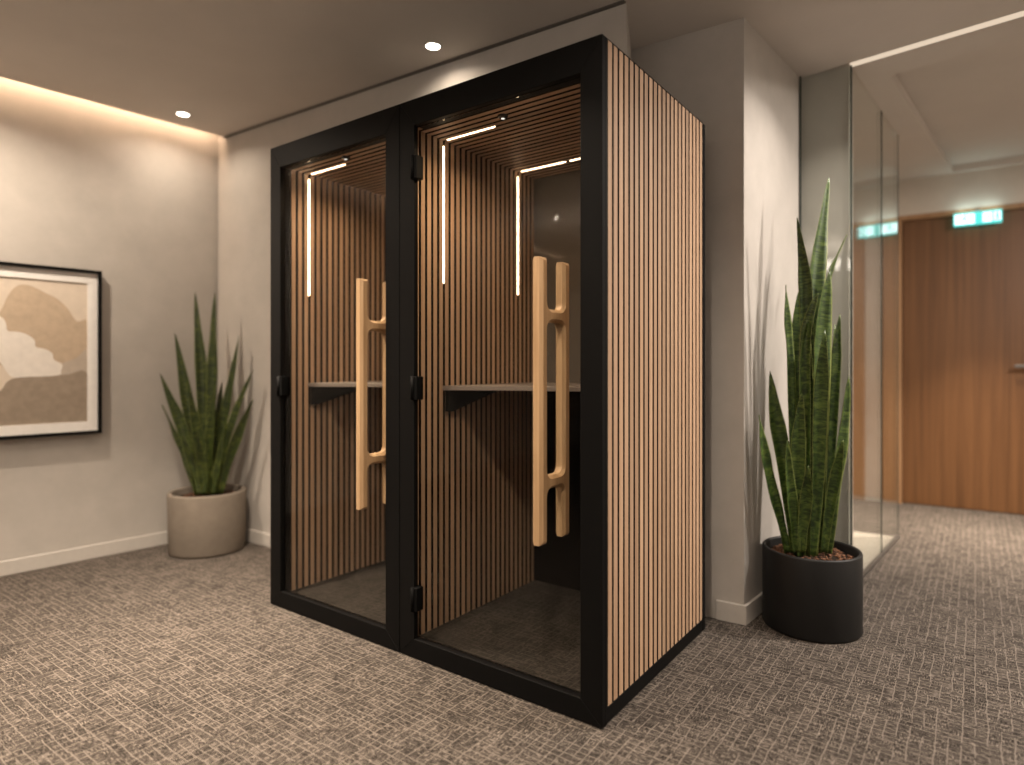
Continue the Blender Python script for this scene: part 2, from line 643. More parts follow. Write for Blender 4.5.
# corridor ceiling: a flat border around a shallow raised panel
cc = MB()
O = [(0.42, 1.915), (4.5, 1.395), (4.5, 4.75), (0.66, 4.60)]
I = [(0.581, 2.145), (4.2, 1.63), (4.2, 4.52), (0.80, 4.38)]
for k in range(4):
    j = (k + 1) % 4
    cc.prism([O[k], O[j], I[j], I[k]], CEIL, CEIL + 0.10)
cc.prism([(I[0][0] - .05, I[0][1] - .05), (4.25, 1.57), (4.25, 4.58), (0.74, 4.43)], CEIL + 0.055, CEIL + 0.105)
cc.prism([(-1.25, 1.86), (0.42, 1.915), (0.66, 4.60), (-1.25, 4.6)], CEIL, CEIL + 0.10)
# cover above the light slot
cc.prism([(0.36, 1.84), (4.5, 1.30), (4.5, 1.43), (0.36, 1.96)], CEIL + 0.101, CEIL + 0.13)
cc = cc.build('ceiling_corridor', M['ceiling'])
struct(cc, 'corridor ceiling with a shallow raised panel', 'ceiling')

ft = MB().prism([(-1.1, 1.95), (G1[0] - 0.004, G1[1] + 0.02), (G2[0] - 0.008, G2[1]), (G3[0] - 0.008, G3[1]), (-1.1, G3[1] - 0.08)], 0.0, 0.004).build('floor_inner', M['tile'])
struct(ft, 'pale tiled floor behind the glass partition', 'floor')


def skirting(name, p0, p1, label=None, h=0.082, t=0.014):
    d = (Vector(p1) - Vector(p0)).normalized()
    n = Vector((d.y, -d.x)) * t
    mb = MB().prism([p0, p1, (p1[0] + n.x, p1[1] + n.y), (p0[0] + n.x, p0[1] + n.y)], 0.001, h, 0.002)
    return struct(mb.build(name, M['skirting']), label, 'baseboard' if label else None)


skirting('baseboard_left', LEFT_FRONT, CORNER, 'pale skirting along the wall with the picture')
skirting('baseboard_back', CORNER, (-1.84, back_y(-1.84)), 'pale skirting between the grey pot and the booth')
cs = MB()
for p0, p1 in ((( -0.0, COL0[1] - 0.119 * 0.049), COL0), (COL0, COL1)):
    d = (Vector(p1) - Vector(p0)).normalized()
    n = Vector((d.y, -d.x)) * 0.014
    e = d * (0.014 if p1 == COL0 else 0)
    cs.prism([p0, (p1[0] + e.x, p1[1] + e.y), (p1[0] + n.x + e.x, p1[1] + n.y + e.y), (p0[0] + n.x, p0[1] + n.y)], 0.001, 0.088, 0.002)
struct(cs.build('baseboard_column', M['skirting']), 'pale skirting around the foot of the plaster column', 'baseboard')

gp = MB().prism([(CORNER[0] + 0.085, back_y(CORNER[0] + 0.085) - 0.022), (-0.25, back_y(-0.25) - 0.022), (-0.25, back_y(-0.25)), (CORNER[0] + 0.085, back_y(CORNER[0] + 0.085))], CEIL - 0.005, CEIL).build('trim_2', plain('shadow_gap_profile', (0.13, 0.115, 0.10), 0.7))  # flat strip, its dark colour paints in the shadow gap
struct(gp, 'thin dark profile where the ceiling meets the wall above the booth', 'trim')

# ---- glass partition
win = bpy.data.objects.new('window_1', None)
COL.objects.link(win)
win.location = (G1[0], G1[1], 0)
struct(win, 'frameless floor to ceiling glass partition beside the tall plant', 'glass partition')


def local(p):
    return (p[0] - G1[0], p[1] - G1[1])


def pane(p0, p1, t=0.010):
    p0, p1 = Vector(local(p0)), Vector(local(p1))
    d = (p1 - p0).normalized()
    n = Vector((-d.y, d.x)) * t
    g = 0.002
    a, b = p0 + d * g, p1 - d * g
    MB().prism([a[:], b[:], (b + n)[:], (a + n)[:]], 0.012, CEIL - 0.003).build('glass_pane', M['clear_glass'], win)


pane((COL1[0] + 0.012, COL1[1]), G1)
pane(G1, G2)
pane(G2, G3)


def post(p, w, d, name='glass_edge'):
    x, y = local(p)
    MB().box(x - w / 2, x + w / 2, y - d / 2, y + d / 2, 0.0, CEIL - 0.002).build(name, M['glass_edge'], win)


post((COL1[0] + 0.008, COL1[1] - 0.004), 0.008, 0.012, 'edge_profile')
post((G1[0] + 0.001, G1[1] + 0.004), 0.008, 0.012)
post((G2[0], G2[1]), 0.006, 0.008)
post((G3[0], G3[1]), 0.005, 0.008)
tr = MB()
a, b = Vector(local(G1)), Vector(local(G3))
tr.prism([(a.x - 0.012, a.y), (b.x - 0.012, b.y), (b.x + 0.010, b.y), (a.x + 0.010, a.y)], 0.0, 0.014)
a0 = Vector(local((COL1[0] + 0.004, COL1[1])))
tr.prism([(a0.x, a0.y - 0.006), (0.0, -0.006), (0.0, 0.016), (a0.x, a0.y + 0.016)], 0.0, 0.012)
tr.build('floor_track', M['steel'], win)

# ---- wooden door at the corridor's end
dr = bpy.data.objects.new('door_1', None)
COL.objects.link(dr)
DL0, DL1, DH = 0.452, 1.53, 2.362
dr.location = (DL0, far_y(DL0), 0)
dr.rotation_euler = (0, 0, math.atan(0.0491))
struct(dr, 'tall wood veneer door at the end of the corridor', 'door')
W = DL1 - DL0
MB().box(0.004, W - 0.004, 0.03, 0.075, 0.006, DH - 0.004, 0.002).build('door_leaf', M['door'], dr)
fr = MB()
fr.box(-0.135, 0.0, -0.006, 0.12, 0, DH + 0.04, 0.002)
fr.box(W, W + 0.08, -0.006, 0.12, 0, DH + 0.04, 0.002)
fr.build('door_frame', M['jamb'], dr)
MB().box(0.0, W, -0.004, 0.12, DH, DH + 0.04, 0.002).build('door_head', M['jamb'], dr)
dh = bpy.data.objects.new('door_handle', None)
COL.objects.link(dh)
dh.parent = dr
hx, hz = W - 0.10, 1.148
MB().tube((hx, 0.031, hz), (hx, 0.020, hz), 0.026, 24).build('rose', M['steel'], dh)
lv = MB().tube((hx, 0.024, hz), (hx, -0.030, hz), 0.010)
lv.box(hx - 0.24, hx + 0.011, -0.040, -0.022, hz - 0.012, hz + 0.012, 0.004, 0, 2)
lv.build('lever', M['steel'], dh)


# ------------------------------------------------------------------ the office booth
BW, BH, BD = 1.80, 2.20, 0.944
booth = thing('phone_booth', 'large black framed two-cabin office booth with oak slat side and two glass doors', 'office booth')

MID = -0.911


def door_frame(x0, x1):
    """four mitred members around a door opening"""
    mb = MB()
    w, z0, z1 = 0.080, 0.003, BH
    xi0, xi1, zi0, zi1 = x0 + w, x1 - w, z0 + 0.074, z1 - 0.104
    bars = [
        [(x0, z0), (x1, z0), (xi1, zi0), (xi0, zi0)],
        [(x1, z0), (x1, z1), (xi1, zi1), (xi1, zi0)],
        [(x1, z1), (x0, z1), (xi0, zi1), (xi1, zi1)],
        [(x0, z1), (x0, z0), (xi0, zi0), (xi0, zi1)],
    ]
    for b in bars:
        mb.prism(b, 0.0, 0.022, 0.0012, 0, 1, 'y')
    # rebate behind the glass
    mb.box(xi0 - 0.058, xi0 - 0.034, 0.0222, 0.050, zi0, zi1)
    mb.box(xi1 + 0.034, xi1 + 0.058, 0.0222, 0.050, zi0, zi1)
    mb.box(xi0, xi1, 0.0222, 0.055, zi0 - 0.04, zi0 - 0.012)
    mb.box(xi0, xi1, 0.0262, 0.055, zi1, zi1 + 0.06)
    return mb, (xi0, xi1, zi0, zi1)


fl, OL = door_frame(-BW, MID - 0.0015)
fl.build('door_frame', M['black'], booth)
fr_, OR = door_frame(MID + 0.0015, 0.0)
fr_.build('door_frame', M['black'], booth)

# shell
def sided(name, mat, x0, x1, y0, y1, z0, z1, bev=0.0):
    """one piece on the right side of the booth and its twin on the left"""
    MB().box(x0, x1, y0, y1, z0, z1, bev).build(name, mat, booth)
    MB().box(-BW - x1, -BW - x0, y0, y1, z0, z1, bev).build(name, mat, booth)


sided('side_wall', M['felt'], -0.030, -0.010, 0.037, BD - 0.0285, 0.0555, BH - 0.0455)
sided('corner_post', M['black'], -0.012, 0.0, 0.0223, 0.0364, 0.003, BH, 0.0006)
sided('base_rail', M['black'], -0.030, -0.001, 0.0365, BD - 0.029, 0.004, 0.055, 0.0015)
sided('rear_post', M['black'], -0.034, 0.0, BD - 0.028, BD, 0.004, BH, 0.0015)
MB().box(-BW + 0.003, -0.003, 0.0365, BD - 0.0285, BH - 0.045, BH - 0.003, 0.001).build('roof', M['black'], booth)
sided('roof_edge', M['black'], -0.020, 0.0, 0.0365, BD - 0.0285, BH - 0.0025, BH, 0.0005)
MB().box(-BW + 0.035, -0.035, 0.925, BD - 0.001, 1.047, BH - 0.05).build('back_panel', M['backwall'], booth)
lb = MB().box(-BW + 0.035, -0.035, 0.925, BD - 0.001, 0.006, 1.0465).build('lower_back_panel', M['felt'], booth)  # black here paints in the shade under the desk
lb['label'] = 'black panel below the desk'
MB().box(MID - 0.014, MID + 0.014, 0.037, 0.924, 0.04, BH - 0.05).build('divider_wall', M['felt'], booth)
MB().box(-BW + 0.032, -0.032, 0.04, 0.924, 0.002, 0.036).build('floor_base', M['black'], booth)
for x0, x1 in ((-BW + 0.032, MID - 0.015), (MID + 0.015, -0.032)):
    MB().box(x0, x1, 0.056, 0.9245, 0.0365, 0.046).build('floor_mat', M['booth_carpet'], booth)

# outer slats
for side in (0, 1):
    mb = MB()
    n, p, w = 22, 0.0399, 0.0276
    for k in range(n):
        y = 0.0405 + k * p
        if side == 0:
            mb.slat(-0.0095, -0.0008, y, y + w, 0.058, BH - 0.004, 0)
        else:
            mb.slat(-BW + 0.0008, -BW + 0.0095, y, y + w, 0.058, BH - 0.004, 0)
    mb.build('slat_cladding', [M['oak'], M['felt']], booth)

PITCH = 0.03627


def cabin(xl, xr, y_first):
    """inside of one cabin: slatted walls and ceiling, light strips, desk and sensor"""
    zt = 2.112
    gaps = [y_first + k * PITCH for k in range(-6, 22)]
    ys = [(g + 0.0068, g + PITCH - 0.0068) for g in gaps if g + 0.0068 > 0.056 and g + PITCH - 0.0068 < 0.926]
    mb = MB()
    for a, b in ys:
        mb.slat(xl - 0.011, xl, a, b, 0.047, zt + 0.01, 0)
    mb.build('wall_slats', [M['oak'], M['felt']], booth)
    mb = MB()
    for a, b in ys:
        mb.slat(xr, xr + 0.011, a, b, 0.047, zt + 0.01, 0)
    mb.build('wall_slats', [M['oak'], M['felt']], booth)
    mb = MB()
    for a, b in ys:
        mb.slat(xl - 0.008, xr + 0.008, a, b, zt, zt + 0.011, 2)
    mb.build('ceiling_slats', [M['oak_ceiling'], M['felt']], booth)
    MB().box(xl - 0.008, xr + 0.008, 0.056, 0.924, zt + 0.0125, zt + 0.03).build('ceiling_panel', M['felt'], booth)
    y2 = y_first + 15 * PITCH

    def strip(x0, x1, y, z0, z1):
        MB().box(x0, x1, y - 0.0036, y + 0.0036, z0, z1, 0.001).build('light_strip', M['led'], booth)
    for y in (y_first, y2):
        strip(xl - 0.009, xl + 0.001, y, 1.505, zt - 0.022)
    strip(xl + 0.02, xl + 0.275, y_first, zt - 0.001, zt + 0.010)
    strip(xl + 0.02, xl + 0.275, y2, zt - 0.001, zt + 0.010)
    strip(xl + 0.30, xl + 0.53, y2, zt - 0.001, zt + 0.010)
    # wedge-shaped desk top on a gusset
    yd = y_first - 0.012
    MB().prism([(xl + 0.001, yd), (xr - 0.001, yd + 0.36), (xr - 0.001, 0.924), (xl + 0.001, 0.924)], 1.046, 1.066, 0.002).build('desk', M['desk'], booth)
    MB().prism([(yd + 0.018, 1.0455), (yd + 0.018, 0.955), (yd + 0.05, 0.955), (yd + 0.42, 1.0455)], xl + 0.001, xl + 0.022, 0.001, 0, 1, 'x').build('desk_bracket', M['black'], booth)
    sx, sy = xl + 0.37, y_first - 0.072
    s = MB().lathe([(0, zt - 0.011), (0.010, zt - 0.011), (0.019, zt - 0.006), (0.021, zt + 0.0), (0, zt + 0.0)], 24, sx, sy).build('cabin_downlight', M['sensor'], booth)
    MB().lathe([(0, zt - 0.015), (0.006, zt - 0.013), (0.007, zt - 0.0105), (0, zt - 0.0105)], 16, sx, sy).build('lens', M['sensor_led'], s)
    lamp = down('cabin_lamp', sx, sy, 4.5, 160, WARMER, zt - 0.0155, 0.012)
    lamp.parent = booth


cabin(-0.885, -0.037, 0.234)
cabin(-1.758, -0.937, 0.191)


# glass doors with hinges and through-bolted pull handles
def rounded_H():
    """outline of a ladder pull in the (y,z) plane: two bars joined by two rungs"""
    z0, z1, ra, rb = 0.562, 1.508, 0.762, 1.318
    yo0, yo1, yi0, yi1 = -0.066, -0.026, 0.076, 0.116
    hw, r = 0.021, 0.026

    def fil(cy, cz, a0, a1):
        return [(cy + r * math.cos(math.radians(a0 + (a1 - a0) * t / 5)), cz + r * math.sin(math.radians(a0 + (a1 - a0) * t / 5))) for t in range(6)]
    outer = [(yo0, z0), (yo1, z0)]
    outer += fil(yo1 + r, ra - hw - r, 180, 90)
    outer += fil(yi0 - r, ra - hw - r, 90, 0)
    outer += [(yi0, z0), (yi1, z0), (yi1, z1), (yi0, z1)]
    outer += fil(yi0 - r, rb + hw + r, 0, -90)
    outer += fil(yo1 + r, rb + hw + r, 270, 180)
    outer += [(yo1, z1), (yo0, z1)]
    inner = fil(yo1 + r, ra + hw + r, 180, 270)
    inner += fil(yi0 - r, ra + hw + r, 270, 360)
    inner += fil(yi0 - r, rb - hw - r, 0, 90)
    inner += fil(yo1 + r, rb - hw - r, 90, 180)
    return outer, inner


def handle(xc, parent):
    outer, inner = rounded_H()
    cu = bpy.data.curves.new('pull', 'CURVE')
    cu.dimensions = '2D'
    cu.fill_mode = 'BOTH'
    cu.extrude = 0.0105
    cu.bevel_depth = 0.0105
    cu.bevel_resolution = 0
    cu.offset = -0.0100
    for pts in (outer, inner):
        sp = cu.splines.new('POLY')
        sp.points.add(len(pts) - 1)
        for p, (a, b) in zip(sp.points, pts):
            p.co = (a, b, 0, 1)
        sp.use_cyclic_u = True
    tmp = bpy.data.objects.new('pull', cu)
    COL.objects.link(tmp)
    dg = bpy.context.evaluated_depsgraph_get()
    dg.update()
    me = bpy.data.meshes.new_from_object(tmp.evaluated_get(dg))
    bpy.data.objects.remove(tmp)
    # curve (y,z,0) -> world: local x = along y, local y = along z
    me.transform(Matrix(((0, 0, 1, xc), (1, 0, 0, 0.005), (0, 1, 0, 0), (0, 0, 0, 1))))
    for p in me.polygons:
        p.use_smooth = False
    me.materials.clear()
    me.materials.append(M['handle'])
    o = bpy.data.objects.new('pull_handle', me)
    COL.objects.link(o)
    o.parent = parent
    o['label'] = 'oak ladder-shaped pull handle'
    return o


def glass_door(op, xh, hinges):
    x0, x1, z0, z1 = op
    d = MB().box(x0 + 0.004, x1 - 0.003, 0.015, 0.025, z0 + 0.006, z1 - 0.004).build('glass_door', M['booth_glass'], booth)
    for z in hinges:
        h = MB()
        h.box(x0 - 0.012, x0 + 0.022, -0.008, 0.030, z - 0.046, z + 0.046, 0.003, 0, 2)
        h.tube((x0 - 0.001, -0.008, z - 0.047), (x0 - 0.001, -0.008, z + 0.047), 0.008)
        h.build('hinge', M['hinge'], d)
    handle(xh, d)
    return d


glass_door(OR, -0.209, (1.930, 1.063, 0.235))
glass_door(OL, -1.089, (1.055,))


# ------------------------------------------------------------------ potted snake plants
U = Vector((0.807, 0.5906, 0))
V = Vector((-0.5906, 0.807, 0))


def catmull(pts, n):
    P = [pts[0]] + list(pts) + [pts[-1]]
    out = []
    segs = len(pts) - 1
    for i in range(n + 1):
        t = i / n * segs
        k = min(int(t), segs - 1)
        f = t - k
        a, b, c, d = (Vector(P[k + q]) for q in range(4))
        out.append(0.5 * ((2 * b) + (c - a) * f + (2 * a - 5 * b + 4 * c - d) * f * f + (3 * b - a - 3 * c + d) * f ** 3))
    return out


def leaf(parent, spec, zsoil, mat, split):
    pts, w, tw = spec
    ctrl = []
    for u, v, z in pts:
        p = U * u + V * v
        ctrl.append((p.x, p.y, z))
    ctrl = ctrl[::-1]                                    # base first
    c0, c1 = Vector(ctrl[0]), Vector(ctrl[1])
    ctrl[0] = tuple(c0)
    NL, NW = 22, 6
    path = catmull(ctrl, NL)
    me = bpy.data.meshes.new('leaf')
    bm = bmesh.new()
    uvl = bm.loops.layers.uv.new('UVMap')
    rows = []
    for i, p in enumerate(path):
        t = i / NL
        nxt = path[min(i + 1, NL)] - path[max(i - 1, 0)]
        tg = nxt.normalized()
        ang = math.radians(tw * (0.6 + 1.1 * t))
        facing = (-V * math.cos(ang) + U * math.sin(ang)).normalized()
        side = tg.cross(facing).normalized()
        nor = side.cross(tg).normalized()
        # width: narrow at the foot, widest at the split, then a taper to a point
        if t < split:
            wf_ = 0.54 + 0.46 * math.sin(t / split * math.pi / 2)
        else:
            s = (t - split) / (1 - split)
            wf_ = max(0.0, (1 - s ** 1.3)) * 0.98 + 0.02
        hw = w * 0.5 * wf_
        wave = 0.003 * math.sin(t * 17 + tw)
        front, back = [], []
        for j in range(NW + 1):
            s = j / NW * 2 - 1
            dip = -(1 - s * s) * hw * (0.80 - 0.35 * t)
            q = p + side * (s * hw) + nor * (dip + wave * s)
            th = 0.0016 * (1 - abs(s) ** 3) + 0.0003
            front.append((bm.verts.new(q + nor * th), j / NW))
            back.append((bm.verts.new(q - nor * th), j / NW))
        rows.append((front, back, t))

    length = sum((path[i + 1] - path[i]).length for i in range(NL))

    def face(vs, uvs):
        f = bm.faces.new(vs)
        f.smooth = True
        for l, uv in zip(f.loops, uvs):
            l[uvl].uv = uv
    for (fa, ba, ta), (fb, bb, tb) in zip(rows[:-1], rows[1:]):
        for j in range(NW):
            for (a, b, flip) in ((fa, fb, False), (ba, bb, True)):
                vs = [a[j][0], a[j + 1][0], b[j + 1][0], b[j][0]]
                uv = [(a[j][1], ta * length), (a[j + 1][1], ta * length), (b[j + 1][1], tb * length), (b[j][1], tb * length)]
                if flip:
                    vs.reverse()
                    uv.reverse()
                face(vs, uv)
        for j, fl_ in ((0, True), (NW, False)):
            vs = [fa[j][0], ba[j][0], bb[j][0], fb[j][0]]
            e = j / NW
            uv = [(e, ta * length)] * 2 + [(e, tb * length)] * 2
            face(vs, uv)
    for fr2, bk2, t in (rows[0], rows[-1]):
        for j in range(NW):
            face([fr2[j][0], fr2[j + 1][0], bk2[j + 1][0], bk2[j][0]], [(0.5, t * length)] * 4)
    bmesh.ops.recalc_face_normals(bm, faces=bm.faces[:])
    bm.to_mesh(me)
    bm.free()
    me.materials.append(mat)
    o = bpy.data.objects.new('leaf', me)
    COL.objects.link(o)
    o.parent = parent
    return o


def chips(parent, r, z, n):
    mb = MB()
    rnd = random.Random(3)
    for _ in range(n):
        a, q = rnd.random() * 6.283, r * math.sqrt(rnd.random())
        cx, cy = q * math.cos(a), q * math.sin(a)
        s = rnd.uniform(0.005, 0.012)
        th = rnd.random() * 3.14
        dx, dy = math.cos(th) * s, math.sin(th) * s
        mb.prism([(cx - dx, cy - dy), (cx + dy * .6, cy - dx * .6), (cx + dx, cy + dy), (cx - dy * .6, cy + dx * .6)], z - 0.003, z + rnd.uniform(0.002, 0.008), 0.0005)
    o = mb.build('bark_chips', M['chips'], parent)
    o['kind'] = 'stuff'
    return o


RIGHT_LEAVES = [
    ([(0.123, 0.087, 2.011), (0.089, 0.074, 1.793), (0.061, 0.063, 1.563), (0.031, 0.048, 1.177), (0.003, 0.036, 0.727), (-0.007, 0.033, 0.306)], 0.0773, 10),
    ([(-0.076, -0.029, 1.805), (-0.047, -0.025, 1.608), (-0.033, -0.021, 1.441), (-0.021, -0.016, 1.088), (-0.042, -0.012, 0.69), (-0.05, -0.011, 0.306)], 0.0567, -20),
    ([(0.082, 0.145, 1.71), (0.058, 0.124, 1.526), (0.046, 0.099, 1.27), (0.035, 0.066, 0.768), (0.025, 0.055, 0.306)], 0.0567, 15),
    ([(0.228, 0.131, 1.759), (0.176, 0.119, 1.65), (0.145, 0.112, 1.57), (0.117, 0.093, 1.361), (0.079, 0.062, 0.859), (0.05, 0.05, 0.306)], 0.0361, 40),
    ([(-0.13, -0.043, 1.504), (-0.119, -0.037, 1.352), (-0.103, -0.031, 1.176), (-0.09, -0.021, 0.824), (-0.07, -0.017, 0.306)], 0.0464, 20),
    ([(-0.021, 0.073, 1.496), (-0.032, 0.057, 1.268), (-0.043, 0.043, 0.997), (-0.04, 0.031, 0.638), (-0.032, 0.028, 0.306)], 0.0824, -10),
    ([(0.098, 0.029, 1.581), (0.073, 0.024, 1.378), (0.058, 0.019, 1.132), (0.046, 0.013, 0.731), (0.027, 0.011, 0.306)], 0.0927, 12),
    ([(-0.004, -0.073, 1.466), (-0.036, -0.065, 1.371), (-0.053, -0.056, 1.241), (-0.04, -0.038, 0.87), (-0.031, -0.028, 0.306)], 0.0464, -35),
    ([(0.166, 0.073, 1.387), (0.147, 0.062, 1.245), (0.131, 0.049, 1.042), (0.101, 0.033, 0.683), (0.062, 0.028, 0.306)], 0.0412, -25),
    ([(0.145, -0.043, 1.106), (0.138, -0.033, 0.935), (0.124, -0.026, 0.78), (0.096, -0.019, 0.559), (0.067, -0.017, 0.306)], 0.0618, 18),
    ([(-0.165, 0.043, 1.127), (-0.143, 0.032, 0.93), (-0.114, 0.025, 0.751), (-0.086, 0.019, 0.529), (-0.06, 0.017, 0.306)], 0.067, -15),
    ([(-0.237, -0.015, 0.933), (-0.209, -0.011, 0.778), (-0.177, -0.008, 0.623), (-0.136, -0.006, 0.467), (-0.105, -0.006, 0.321)], 0.0567, 20),
    ([(-0.08, -0.087, 1.034), (-0.083, -0.065, 0.872), (-0.08, -0.048, 0.696), (-0.071, -0.037, 0.519), (-0.056, -0.033, 0.306)], 0.0618, -8),
    ([(-0.164, -0.131, 0.837), (-0.133, -0.089, 0.681), (-0.109, -0.065, 0.547), (-0.095, -0.054, 0.435), (-0.085, -0.05, 0.334)], 0.0515, 12),
    ([(-0.081, -0.145, 0.729), (-0.066, -0.103, 0.619), (-0.063, -0.079, 0.528), (-0.065, -0.063, 0.438), (-0.066, -0.055, 0.336)], 0.0515, -18),
    ([(-0.045, -0.058, 1.35), (-0.044, -0.046, 1.154), (-0.03, -0.034, 0.913), (-0.008, -0.025, 0.604), (0.002, -0.022, 0.306)], 0.0721, 6),
    ([(0.019, -0.087, 1.305), (0.015, -0.068, 1.111), (0.014, -0.053, 0.915), (0.012, -0.038, 0.607), (-0.012, -0.033, 0.306)], 0.0618, -12),
    ([(0.158, 0.102, 1.339), (0.143, 0.082, 1.155), (0.129, 0.064, 0.95), (0.097, 0.044, 0.591), (0.072, 0.039, 0.306)], 0.0567, 22),
    ([(0.081, -0.116, 0.835), (0.074, -0.088, 0.724), (0.063, -0.067, 0.612), (0.05, -0.051, 0.478), (0.036, -0.044, 0.332)], 0.0464, -30),
]
LEFT_LEAVES = [
    ([(-0.115, 0.073, 1.623), (-0.089, 0.057, 1.379), (-0.063, 0.045, 1.125), (-0.045, 0.032, 0.745), (-0.042, 0.028, 0.33)], 0.0725, 8),
    ([(0.026, 0.043, 1.62), (0.018, 0.034, 1.378), (0.015, 0.027, 1.125), (0.006, 0.019, 0.746), (-0.005, 0.017, 0.33)], 0.0725, -10),
    ([(-0.22, 0.029, 1.359), (-0.179, 0.023, 1.156), (-0.138, 0.017, 0.936), (-0.092, 0.013, 0.653), (-0.059, 0.011, 0.33)], 0.0725, 14),
    ([(0.166, 0.073, 1.342), (0.135, 0.055, 1.125), (0.102, 0.044, 0.934), (0.057, 0.032, 0.65), (0.021, 0.028, 0.33)], 0.0659, -15),
    ([(-0.275, -0.043, 1.107), (-0.218, -0.034, 0.951), (-0.16, -0.026, 0.801), (-0.101, -0.02, 0.594), (-0.052, -0.017, 0.35)], 0.0659, 20),
    ([(0.285, 0.0, 1.125), (0.222, 0.0, 0.981), (0.166, 0.0, 0.842), (0.103, 0.0, 0.623), (0.053, 0.0, 0.347)], 0.0593, -22),
    ([(0.315, -0.073, 0.947), (0.252, -0.055, 0.816), (0.197, -0.043, 0.69), (0.136, -0.032, 0.534), (0.09, -0.028, 0.352)], 0.0593, 15),
    ([(-0.318, 0.058, 0.902), (-0.246, 0.042, 0.757), (-0.184, 0.032, 0.631), (-0.13, 0.025, 0.493), (-0.084, 0.022, 0.342)], 0.0593, -25),
    ([(-0.052, -0.116, 1.016), (-0.043, -0.085, 0.849), (-0.023, -0.064, 0.693), (-0.005, -0.05, 0.536), (0.011, -0.044, 0.355)], 0.0725, 8),
    ([(0.082, -0.102, 0.991), (0.058, -0.077, 0.848), (0.036, -0.057, 0.692), (0.024, -0.044, 0.535), (0.027, -0.039, 0.354)], 0.0659, -12),
    ([(-0.078, 0.102, 1.156), (-0.064, 0.072, 0.933), (-0.049, 0.055, 0.743), (-0.037, 0.043, 0.554), (-0.035, 0.039, 0.339)], 0.0791, 20),
    ([(0.156, -0.116, 0.79), (0.121, -0.081, 0.664), (0.093, -0.061, 0.557), (0.069, -0.049, 0.456), (0.055, -0.044, 0.355)], 0.0527, -20),
    ([(0.005, -0.145, 0.763), (-0.003, -0.103, 0.649), (-0.004, -0.077, 0.547), (0.001, -0.061, 0.445), (0.004, -0.055, 0.358)], 0.0593, 12),
    ([(-0.114, -0.102, 0.759), (-0.092, -0.072, 0.645), (-0.071, -0.054, 0.543), (-0.046, -0.042, 0.442), (-0.029, -0.039, 0.354)], 0.0527, -15),
    ([(0.051, 0.087, 1.06), (0.042, 0.063, 0.869), (0.031, 0.046, 0.68), (0.016, 0.037, 0.523), (0.006, 0.033, 0.34)], 0.0659, 25),
]


tall = thing('potted_snake_plant', 'tall snake plant in a round black pot beside the plaster column', 'potted plant', (0.361, 1.274, 0))
R1, H1 = 0.202, 0.346
MB().lathe([(0, 0.0), (R1 - 0.012, 0.0), (R1 - 0.003, 0.003), (R1, 0.012), (R1, H1 - 0.008), (R1 - 0.002, H1 - 0.002), (R1 - 0.008, H1), (R1 - 0.014, H1 - 0.002), (R1 - 0.016, H1 - 0.01), (R1 - 0.016, 0.03), (0, 0.03)], 72).build('pot', M['pot_black'], tall)
so = MB().lathe([(0, H1 - 0.034), (R1 - 0.0165, H1 - 0.040), (R1 - 0.0165, H1 - 0.09), (0, H1 - 0.09)], 48).build('soil', M['soil'], tall)
chips(so, R1 - 0.03, H1 - 0.036, 260)
for s in RIGHT_LEAVES:
    leaf(tall, s, 0.318, M['leaf'], 0.68)

small = thing('potted_snake_plant', 'smaller snake plant in a beige grey concrete pot in the room corner', 'potted plant', (-2.94, 0.30, 0))
R2, H2 = 0.226, 0.372
MB().lathe([(0, 0.0), (R2 - 0.03, 0.0), (R2 - 0.012, 0.004), (R2 - 0.008, 0.016), (R2, H2 - 0.010), (R2 - 0.003, H2 - 0.002), (R2 - 0.010, H2), (R2 - 0.022, H2 - 0.002), (R2 - 0.025, H2 - 0.01), (R2 - 0.030, 0.03), (0, 0.03)], 72).build('pot', M['concrete'], small)
so = MB().lathe([(0, H2 - 0.036), (R2 - 0.0265, H2 - 0.042), (R2 - 0.029, H2 - 0.09), (0, H2 - 0.09)], 48).build('soil', M['soil'], small)
chips(so, R2 - 0.045, H2 - 0.038, 120)
for s in LEFT_LEAVES:
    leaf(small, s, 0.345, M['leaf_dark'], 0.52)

# ------------------------------------------------------------------ framed picture on the left wall
AW, AZ0, AZ1 = 0.93, 0.748, 1.718
art = thing('framed_picture', 'black framed abstract print in beige and cream on the left wall', 'picture', (-3.3080 + 0.004, -0.166, 0), math.atan2(-0.996, -0.0904))
# local x runs along the wall towards the camera side, local y points into the room
def P(x0, x1, z0, z1, y0, y1, bev=0.0, mb=None):
    mb = mb or MB()
    return mb.box(x0, x1, y0, y1, z0, z1, bev)


fb = 0.019
mb = MB()
for b in ([(0, AZ0), (AW, AZ0), (AW - fb, AZ0 + fb), (fb, AZ0 + fb)], [(AW, AZ0), (AW, AZ1), (AW - fb, AZ1 - fb), (AW - fb, AZ0 + fb)],
          [(AW, AZ1), (0, AZ1), (fb, AZ1 - fb), (AW - fb, AZ1 - fb)], [(0, AZ1), (0, AZ0), (fb, AZ0 + fb), (fb, AZ1 - fb)]):
    mb.prism(b, 0.0, 0.034, 0.001, 0, 1, 'y')
mb.build('frame', M['art_frame'], art)
X0, X1, Z0, Z1 = 0.070, AW - 0.070, 0.822, 1.640
mat = MB()
for b in ([(fb, AZ0 + fb), (AW - fb, AZ0 + fb), (X1, Z0), (X0, Z0)], [(AW - fb, AZ0 + fb), (AW - fb, AZ1 - fb), (X1, Z1), (X1, Z0)],
          [(AW - fb, AZ1 - fb), (fb, AZ1 - fb), (X0, Z1), (X1, Z1)], [(fb, AZ1 - fb), (fb, AZ0 + fb), (X0, Z0), (X0, Z1)]):
    mat.prism(b, 0.010, 0.016, 0.0, 0, 1, 'y')
mat.build('mat_board', M['art_mat'], art)

